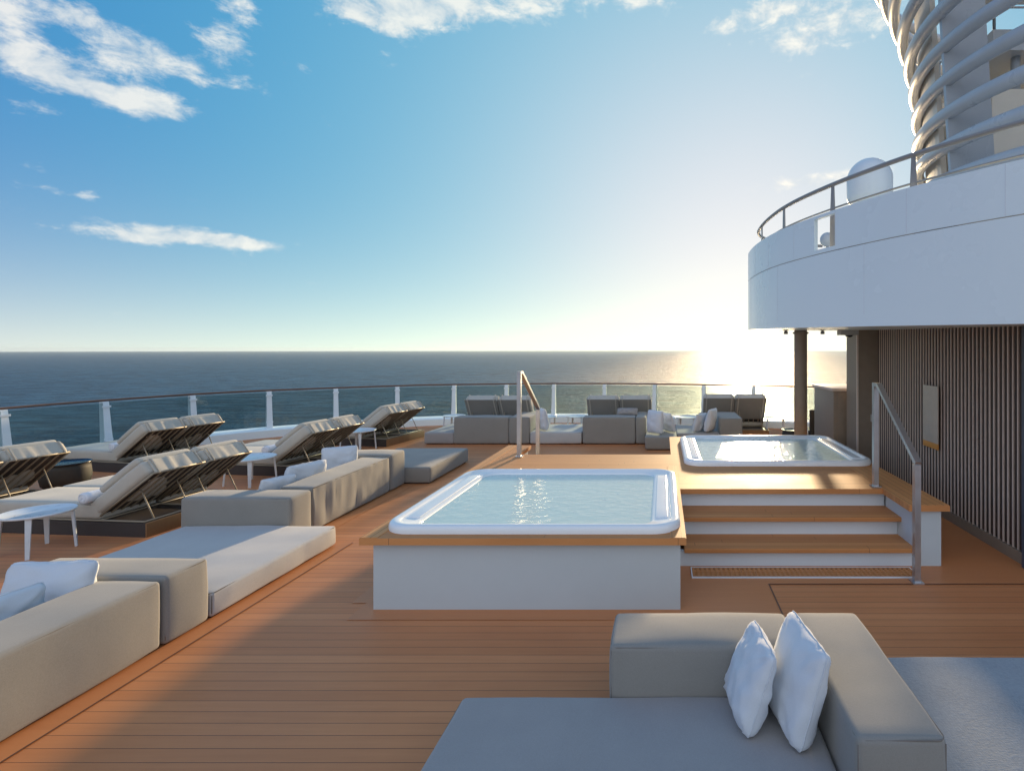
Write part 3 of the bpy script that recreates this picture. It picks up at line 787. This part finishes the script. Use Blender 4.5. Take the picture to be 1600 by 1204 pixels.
# rolled towels
def towel(x, y, z, a, lb):
    mb = MB(); pr = []
    for k in range(26):
        th = k / 25 * 2 * pi * 1.0; pr.append((.062 + .004 * sin(3 * th)) )
    L_ = []
    for i, xx in enumerate([-.15, -.145, -.09, 0, .09, .145, .15]):
        s_ = .75 if i in (0, 6) else 1
        L_.append([Vector((.064 * s_ * (1 + .05 * noise.noise(Vector((k, i, x)))) * cos(2 * pi * k / 20), xx, .064 + .062 * s_ * sin(2 * pi * k / 20))) for k in range(20)])
    mb.loft(L_, True, True)
    o = mb.build('rolled_towel', M['towel'], None); o.location = (x, y, z); o.rotation_euler.z = a
    sp = MB(); sp.tube([(.012 * t * cos(t * 1.9) * .9, -.153, .064 + .012 * t * sin(t * 1.9) * .9) for t in [i * .25 for i in range(20)]], .003, 4); sp.build('rolled_edge', M['towel'], o)
    tag(o, lb, 'towel', 'rolled towels on the loungers')
towel(-6.50, 6.26, .36, radians(-5), 'rolled white towel on the nearest double lounger')
towel(-9.45, 9.5, .36, radians(-11), 'rolled white towel on the lounger by the left railing')
towel(-6.60, 9.2, .36, radians(-6), 'rolled white towel on the lounger behind the creased sofa')
towel(-6.72, 12.1, .36, radians(-8), 'rolled white towel on the farthest side facing lounger')

# ------------------------------------------------------------ side tables
def make_table():
    t = empty('side_table'); mb = MB()
    mb.lathe([(.30, .395), (.335, .398), (.342, .405), (.342, .416), (.335, .422), (.325, .420), (.318, .415), (0.01, .414)], n=40); mb.build('table_top', M['tabletop'], t)
    for k in range(4):
        a = radians(35 + 90 * k); mb = MB(); c, s_ = cos(a), sin(a)
        T = Matrix.Rotation(a, 4, 'Z')
        mb.loft([[T @ Vector(q) for q in ((r - d, -w, z), (r + d, -w, z), (r + d, w, z), (r - d, w, z))] for (r, d, w, z) in ((.335, .012, .018, 0), (.30, .012, .028, .396))], True, True, False)
        mb.build('leg', M['tabletop'], t)
    return t
gt = 'round white side tables'
t0 = make_table(); t0.location = (-6.50, 5.66, 0); t0.scale = (.84, .84, 1); tag(t0, 'nearest round white side table with four flat legs at the left edge', 'side table', gt)
for (x, y, s_, lb) in [(-6.45, 8.52, 1, 'round white side table between two loungers behind the nearest raised lounger back'),
                      (-6.35, 11.35, 1, 'round white side table half hidden behind the creased sofa lounger back'),
                      (-5.30, 13.85, .8, 'small white side table left of the far left sofa back'),
                      (-2.92, 13.6, .8, 'small white side table right of the leftmost sea facing lounger'),
                      (-2.16, 13.75, .8, 'small white side table left of the middle sea facing lounger'),
                      (.62, 13.6, .9, 'small white side table behind the far corner seat pillows'),
                      (2.78, 13.4, .9, 'small white side table between the rightmost lounger and the column')]:
    c = copy_tree(t0); c.location = (x, y, 0); c.scale = (s_, s_, 1.0); tag(c, lb, 'side table', gt)
dt = empty('drum_table', (-9.05, 8.25, 0)); tag(dt, 'black drum side table with tray top beside the left loungers', 'drum table')
mb = MB(); mb.lathe([(.20, 0), (.26, .06), (.285, .18), (.275, .30), (.265, .37)], n=32); mb.build('drum', M['wicker'], dt)
mb = MB(); mb.lathe([(.268, .37), (.285, .374), (.285, .392), (.272, .392), (.268, .382), (.01, .381)], n=32); mb.build('tray_top', M['black'], dt)
dt2 = copy_tree(dt); dt2.location = (2.78, 11.6, 0); dt2.scale = (.8, .8, 1); tag(dt2, 'dark round drum table just left of the column')

# dark armchair beyond the column
ac = empty('wicker_armchair', (3.32, 11.5, 0)); tag(ac, 'dark wicker armchair between the column and the tall cabinet', 'armchair')
mb = MB(); mb.rbox(-.30, .30, -.28, .30, .28, .42, .04, .1, wrinkles(77, .004)); mb.build('seat', M['wicker'], ac)
mb = MB(); mb.rbox(-.30, .30, -.36, -.29, .30, .86, .03, .1, wrinkles(78, .004)); mb.build('backrest', M['wicker'], ac)
for sx in (-1, 1):
    mb = MB(); mb.tube([(sx * .34, .26, .0), (sx * .35, .27, .45), (sx * .35, .20, .62), (sx * .35, 0, .66), (sx * .35, -.22, .62), (sx * .34, -.32, .45), (sx * .33, -.34, 0)], .018, 8); mb.build('armrest', M['steel'], ac)

# ------------------------------------------------------------ slatted deckhouse wall
dh = empty('deckhouse', (3.5, 5.2, 0)); tag(dh, 'dark slatted deckhouse wall with pale vertical fins under the overhang', 'deckhouse')
def dhb(mb, name, mat):
    o = mb.build(name, mat, dh); o.matrix_parent_inverse = Matrix.Translation((-3.5, -5.2, 0)); return o
mb = MB(); mb.box(3.54, 8.5, 5.24, 8.87, .12, 2.47); dhb(mb, 'wall', M['brownwall'])
mb = MB(); y = 5.30; 
while y < 8.83:
    mb.box(3.522, 3.545, y + .018, y + .066, .13, 2.46); y += .078
dhb(mb, 'cladding_boards', M['brownwall'])
mb = MB(); y = 5.30
while y < 8.85:
    mb.box(3.511, 3.5395, y - .007, y + .007, .12, 2.465); y += .078
dhb(mb, 'fins', M['fin'])
mb = MB(); mb.box(3.46, 8.5, 5.14, 5.24, .0, 2.47); dhb(mb, 'corner_jamb', M['greywall'])
mb = MB(); mb.box(3.50, 8.5, 5.245, 8.86, .0, .118); dhb(mb, 'skirting', M['taupewall'])
mb = MB(); mb.box(3.20, 8.5, 8.88, 9.45, 0, 2.47); dhb(mb, 'end_wall', M['taupewall'])
mb = MB(); mb.box(3.172, 3.199, 8.87, 8.90, 0, 2.47); dhb(mb, 'corner_trim', M['fin'])
sw = empty('switch_box', (3.43, 8.87, .98)); tag(sw, 'small pale switch box on the taupe end wall behind the handrail', 'switch')
mb = MB(); mb.rbox(-.035, .035, -.02, .008, -.06, .06, .006, .1); mb.build('cover', M['plastic'], sw)
mb = MB(); mb.rbox(-.015, .015, -.026, -.018, -.02, .02, .003, .1); mb.build('rocker', M['fin'], sw)
sg = empty('notice_sign', (3.48, 7.04, .83)); tag(sg, 'tall grey metal notice sign with orange strip on the slatted wall', 'sign')
mb = MB(); mb.box(-.016, -.001, -.195, .195, .075, .80, ch=.003); mb.build('sign_plate', M['sign'], sg)
mb = MB(); mb.box(-.0165, -.001, -.195, .195, 0, .074, ch=.003); mb.build('orange_strip', M['orange'], sg)
mb = MB(); random.seed(4)
def line(y_left, L, z, h=.007): mb.box(-.0185, -.0155, y_left - L, y_left, z - h, z)
line(.17, .13, .72, .014)
line(.17, .11, .69, .008)
for (z0, k, yl) in ((.62, 3, .05), (.56, 4, .06), (.48, 5, .09), (.40, 4, .07), (.29, 5, .13), (.20, 4, .15)):
    for i in range(k): line(yl, .10 + .08 * random.random(), z0 - i * .016, .004)
mb.build('lettering', M['letter'], sg)
cb_ = empty('service_cabinet', (3.0, 9.6, 0)); tag(cb_, 'tall grey brown cabinet with pale counter top at the end wall', 'cabinet')
mb = MB(); mb.box(.03, 2.0, .03, 1.25, 0, 1.36, ch=.004); mb.build('body', M['taupewall'], cb_)
mb = MB(); mb.box(0, 2.03, 0, 1.3, 1.361, 1.41, ch=.006); mb.build('counter_top', M['fin'], cb_)
mb = MB(); mb.box(.10, .98, .012, .029, .05, 1.32, ch=.003); mb.build('door', M['taupewall'], cb_)

# ------------------------------------------------------------ upper deck overhang
OC = catmull([(9.0, 10.2), (4.5, 10.1), (3.0, 9.95), (2.3, 9.75), (1.8, 9.45), (1.5, 9.05), (1.375, 8.7), (1.34, 8.4), (1.335, 8.0), (1.36, 7.6), (1.42, 7.15), (1.53, 6.7),
              (1.70, 6.22), (1.90, 5.76), (2.18, 5.22), (2.47, 4.78), (2.84, 4.30), (3.4, 3.7), (4.2, 3.1), (5.5, 2.5), (9.0, 2.1)], 6)
zs = lambda p: 2.30 + .025 * (p.y - 4.27)
ud = empty('upper_deck', (1.335, 8.0, 2.4)); tag(ud, 'curved white upper deck overhang with tall fascia and bulwark above the slatted wall', 'upper deck')
def udb(mb, name, mat):
    o = mb.build(name, mat, ud); o.matrix_parent_inverse = Matrix.Translation((-1.335, -8.0, -2.4)); return o
mb = MB(); ribbon(mb, OC, OC, zs, 3.16); oi = offset(OC, -.012) if False else OC
udb(mb, 'fascia', M['white_hull'])
inn = offset(OC, .012); 
mb = MB(); ribbon(mb, inn, inn, 3.155, 3.175); udb(mb, 'seam', M['rail_paint'])
def open_at(p): r = p.x / p.y; return .2785 < r < .3165 and p.y < 7
# bulwark with its square opening
F = []
for a, b in zip(OC[:-1], OC[1:]):
    for k in range(6): F.append(a.lerp(b, k / 6))
F.append(OC[-1])
Fi = offset(F, .05)
mb = MB(); n_ = len(F)
zr = [3.168, 3.215, 3.565, 3.60]
ids = {}
vs = []; fs = []
for s_, C_ in enumerate((F, Fi)):
    for i, p in enumerate(C_):
        for k, z in enumerate(zr): ids[(s_, i, k)] = len(vs); vs.append((p.x, p.y, z))
op = [open_at((F[i] + F[i + 1]) / 2) for i in range(n_ - 1)]
for i in range(n_ - 1):
    for k in range(3):
        if op[i] and k == 1: continue
        fs.append((ids[(0, i, k)], ids[(0, i + 1, k)], ids[(0, i + 1, k + 1)], ids[(0, i, k + 1)]))
        fs.append((ids[(1, i, k)], ids[(1, i, k + 1)], ids[(1, i + 1, k + 1)], ids[(1, i + 1, k)]))
    fs.append((ids[(0, i, 3)], ids[(0, i + 1, 3)], ids[(1, i + 1, 3)], ids[(1, i, 3)]))
    if op[i]:
        fs.append((ids[(0, i, 1)], ids[(0, i + 1, 1)], ids[(1, i + 1, 1)], ids[(1, i, 1)]))
        fs.append((ids[(0, i, 2)], ids[(0, i + 1, 2)], ids[(1, i + 1, 2)], ids[(1, i, 2)]))
    if i + 1 < n_ - 1 and op[i] != op[i + 1]:
        fs.append((ids[(0, i + 1, 1)], ids[(0, i + 1, 2)], ids[(1, i + 1, 2)], ids[(1, i + 1, 1)]))
# the seaward rear side is open: bulwark only from the tip towards the camera side
keep = [f for f in fs if vs[f[0]][1] < 9.2 or vs[f[0]][0] < 1.7]
mb.add(vs, keep, False); udb(mb, 'bulwark', M['white_hull'])
mb = MB(); mb.add([(p.x, p.y, 3.10) for p in OC], [tuple(range(len(OC)))]); mb.add([(p.x, p.y, zs(p) + .0) for p in OC], [tuple(range(len(OC)))[::-1]])
udb(mb, 'soffit', M['white_hull'])
for i_, (za, zb) in [(j, z) for j in range(5, len(OC) - 6, 9) for z in ((3.18, 3.595),)] + [(j, z) for j in range(9, len(OC) - 6, 18) for z in ((2.45, 3.15),)]:
    p = OC[i_]; t = (OC[i_ + 1] - p).normalized(); T = Matrix(((t.x, -t.y, 0, p.x), (t.y, t.x, 0, p.y), (0, 0, 1, 0), (0, 0, 0, 1)))
    mb = MB(); mb.box(-.003, .003, -.0022, .01, za, zb, T); udb(mb, 'plate_joint', M['white'])
# rail on the bulwark
rc = offset(OC, .16); rc = [p for p in rc if not (p.y > 9.6 and p.x > 3)]
mb = MB(); mb.tube([(p.x, p.y, 3.95) for p in rc], .024, 8); udb(mb, 'top_rail', M['rail_paint'])
mb = MB(); mb.tube([(p.x, p.y, 3.68) for p in rc], .011, 6); udb(mb, 'lower_rail', M['rail_paint'])
cu = [0]
for i in range(1, len(rc)): cu.append(cu[-1] + (rc[i] - rc[i - 1]).length)
def on_rc(s):
    for i in range(1, len(rc)):
        if cu[i] >= s: return rc[i - 1].lerp(rc[i], (s - cu[i - 1]) / (cu[i] - cu[i - 1])), (rc[i] - rc[i - 1]).normalized()
    return rc[-1], Vector((1, 0))
s_ = .25
while s_ < cu[-1]:
    p, t = on_rc(s_); T = Matrix(((t.x, -t.y, 0, p.x), (t.y, t.x, 0, p.y), (0, 0, 1, 0), (0, 0, 0, 1)))
    mb = MB(); mb.loft([[T @ Vector(q) for q in ((-w, -.008, z), (w, -.008, z), (w, .008, z), (-w, .008, z))] for w, z in ((.042, 3.10), (.036, 3.6), (.018, 3.94))], True, True, False)
    udb(mb, 'stanchion', M['rail_paint']); s_ += 1.05
# fixtures under the soffit
def fixture(name, lb, x, y, kind):
    z = 2.30 + .025 * (y - 4.27); t = empty(name, (x, y, z)); tag(t, lb, 'spotlight' if kind == 'spot' else 'camera box', None)
    if kind == 'spot':
        mb = MB(); mb.lathe([(.05, -.012), (.05, 0.002)], n=16); mb.build('ceiling_plate', M['plastic'], t)
        mb = MB(); mb.lathe([(.018, -.07), (.034, -.066), (.034, -.03), (.012, -.012)], n=16); mb.build('lamp_head', M['rail_paint'], t)
    else:
        mb = MB(); mb.box(-.16, .12, -.10, .10, -.085, .002, ch=.008); mb.build('housing', M['plastic'], t)
        mb = MB(); mb.lathe([(.02, -.12), (.05, -.108), (.06, -.086)], n=18); mb.build('lens_dome', M['black'], t)
fixture('soffit_spotlight', 'tiny ceiling spotlight under the overhang tip, left of the column', 2.02, 8.9, 'spot')
fixture('soffit_spotlight', 'tiny ceiling spotlight under the overhang between column and camera box', 2.62, 8.9, 'spot')
fixture('security_camera_box', 'pale camera box under the overhang near the end wall', 2.95, 8.6, 'box')

# column
cl_ = empty('deck_column', (2.42, 9.52, 0)); tag(cl_, 'round brown grey column holding up the overhang behind the second hot tub', 'column')
mb = MB(); mb.lathe([(.112, .03), (.112, 2.395), (.108, 2.44)], n=32); mb.build('shaft', M['taupewall'], cl_)
mb = MB(); mb.lathe([(.15, 0), (.15, .02), (.125, .03)], n=32); mb.build('base_ring', M['taupewall'], cl_)
mb = MB(); mb.lathe([(.135, 2.37), (.135, 2.40)], n=32); mb.build('collar', M['taupewall'], cl_)

# domes on the upper deck
dm = empty('radar_dome', (2.95, 7.75, 3.10)); tag(dm, 'large white satellite dome standing behind the upper rail', 'dome')
prof = [(.22, 1.07), (.285, 1.10), (.308, 1.17)] + [(.312, 1.38)] + [(.312 * cos(radians(a)), 1.40 + .31 * sin(radians(a))) for a in range(5, 90, 8)] + [(.005, 1.71)]
mb = MB(); mb.lathe(prof, n=40); mb.build('dome_shell', M['white'], dm)
mb = MB(); mb.lathe([(.16, 0), (.10, .03), (.08, 1.07)], n=20); mb.build('pedestal', M['white'], dm)
dm2 = empty('antenna_ball', (2.50, 8.25, 3.10)); tag(dm2, 'small round antenna ball seen through the square bulwark opening', 'antenna')
mb = MB(); mb.lathe([(.11 * sin(radians(a)), .66 - .11 * cos(radians(a))) for a in [3] + list(range(15, 180, 15)) + [177]], n=24); mb.build('ball', M['ring'], dm2)
mb = MB(); mb.lathe([(.05, 0), (.025, .03), (.022, .56)], n=12); mb.build('mast', M['ring'], dm2)

# ------------------------------------------------------------ funnel with its cage of rings
fn = empty('funnel', (11.2, 9.74, 3.1)); tag(fn, 'huge white funnel wrapped in curved horizontal tubes above the upper deck', 'funnel')
CX, CY = 11.2, 9.74
def fnb(mb, name, mat):
    o = mb.build(name, mat, fn); o.matrix_parent_inverse = Matrix.Translation((-CX, -CY, -3.1)); return o
def zring(k, y): return 6.22 + .6 * k + .1 * (y - 8.15)
def rring(k): return 6.0 + .02 * max(0, k) ** 2
for k in range(-4, 8):
    R = rring(k); mb = MB()
    mb.tube([(CX + R * cos(a), CY + R * sin(a), zring(k, CY + R * sin(a))) for a in [2 * pi * i / 110 for i in range(110)]], .125, 14, closed=True)
    fnb(mb, 'ring', M['ring'])
def arc_wall(mb, r0, r1, a0, a1, z0, z1, n=14, lean=0.0):
    vs = []; 
    for i in range(n + 1):
        a = radians(a0 + (a1 - a0) * i / n)
        for (r, z) in ((r0, z0), (r1, z0), (r1 + lean, z1), (r0 + lean, z1)): vs.append((CX + r * cos(a), CY + r * sin(a), z))
    fs = []
    for i in range(n):
        for k in range(4): fs.append((i * 4 + k, i * 4 + (k + 1) % 4, i * 4 + 4 + (k + 1) % 4, i * 4 + 4 + k))
    fs += [(0, 3, 2, 1), (n * 4, n * 4 + 1, n * 4 + 2, n * 4 + 3)]
    mb.add(vs, fs, False)
# inner shell panels and fins carrying the rings
mb = MB(); arc_wall(mb, 5.55, 5.65, 140, 171, 3.1, 11.5, lean=.55); fnb(mb, 'inner_shell', M['offwhite'])
mb = MB(); arc_wall(mb, 5.55, 5.65, 119, 126, 3.1, 11.5, lean=.55); fnb(mb, 'inner_shell', M['offwhite'])
for (a0, a1) in ((178.2, 179.0), (214, 219), (240, 246), (270, 276), (300, 306), (330, 336), (0, 6), (30, 36)):
    mb = MB(); arc_wall(mb, 5.05, 5.85, a0, a1, 3.1, 11.5, 3, .5); fnb(mb, 'fin', M['ring'])
mb = MB(); mb.box(6.85, 14.5, 11.3, 13.4, 3.1, 7.5); fnb(mb, 'casing', M['offwhite'])
mb = MB(); mb.box(6.75, 14.8, 11.1, 13.5, 8.2, 8.62); fnb(mb, 'service_deck', M['ring'])
mb = MB()
for zz in (9.1, 9.55): mb.tube([(14.8, 11.15, zz), (6.8, 11.15, zz), (6.8, 13.4, zz)], .025, 6)
for i in range(3): mb.tube([(6.8, 11.15 + 1.1 * i, 8.62), (6.8, 11.15 + 1.1 * i, 9.55)], .03, 6)
for i in range(6): mb.tube([(6.8 + 1.3 * i, 11.15, 8.62), (6.8 + 1.3 * i, 11.15, 9.55)], .03, 6)
for i in range(4): mb.tube([(7.4 + 2 * i, 11.4, 7.5), (7.4 + 2 * i, 11.4, 8.2)], .09, 8)
fnb(mb, 'service_railing', M['ring'])
for (za, zb, ya) in ((9.9, 10.1, 8.8), (8.9, 9.05, 10.5)):
    mb = MB(); mb.box(5.9, 12, ya, ya + .25, za, zb); fnb(mb, 'cross_beam', M['offwhite'])

# ------------------------------------------------------------ sea haze
hz = MB(); hz.box(-11700, 11700, -11700, 11700, -33, 14.5)
m = Mt('sea_haze'); m.t.nodes.remove(m.p)
pv = m.n('ShaderNodeVolumePrincipled', {'Color': rgb(.66, .80, .90), 'Density': 6e-5, 'Anisotropy': .35})
m.t.links.new(pv.outputs[0], m.out.inputs['Volume'])
tag(hz.build('haze', m.m), kind='stuff')
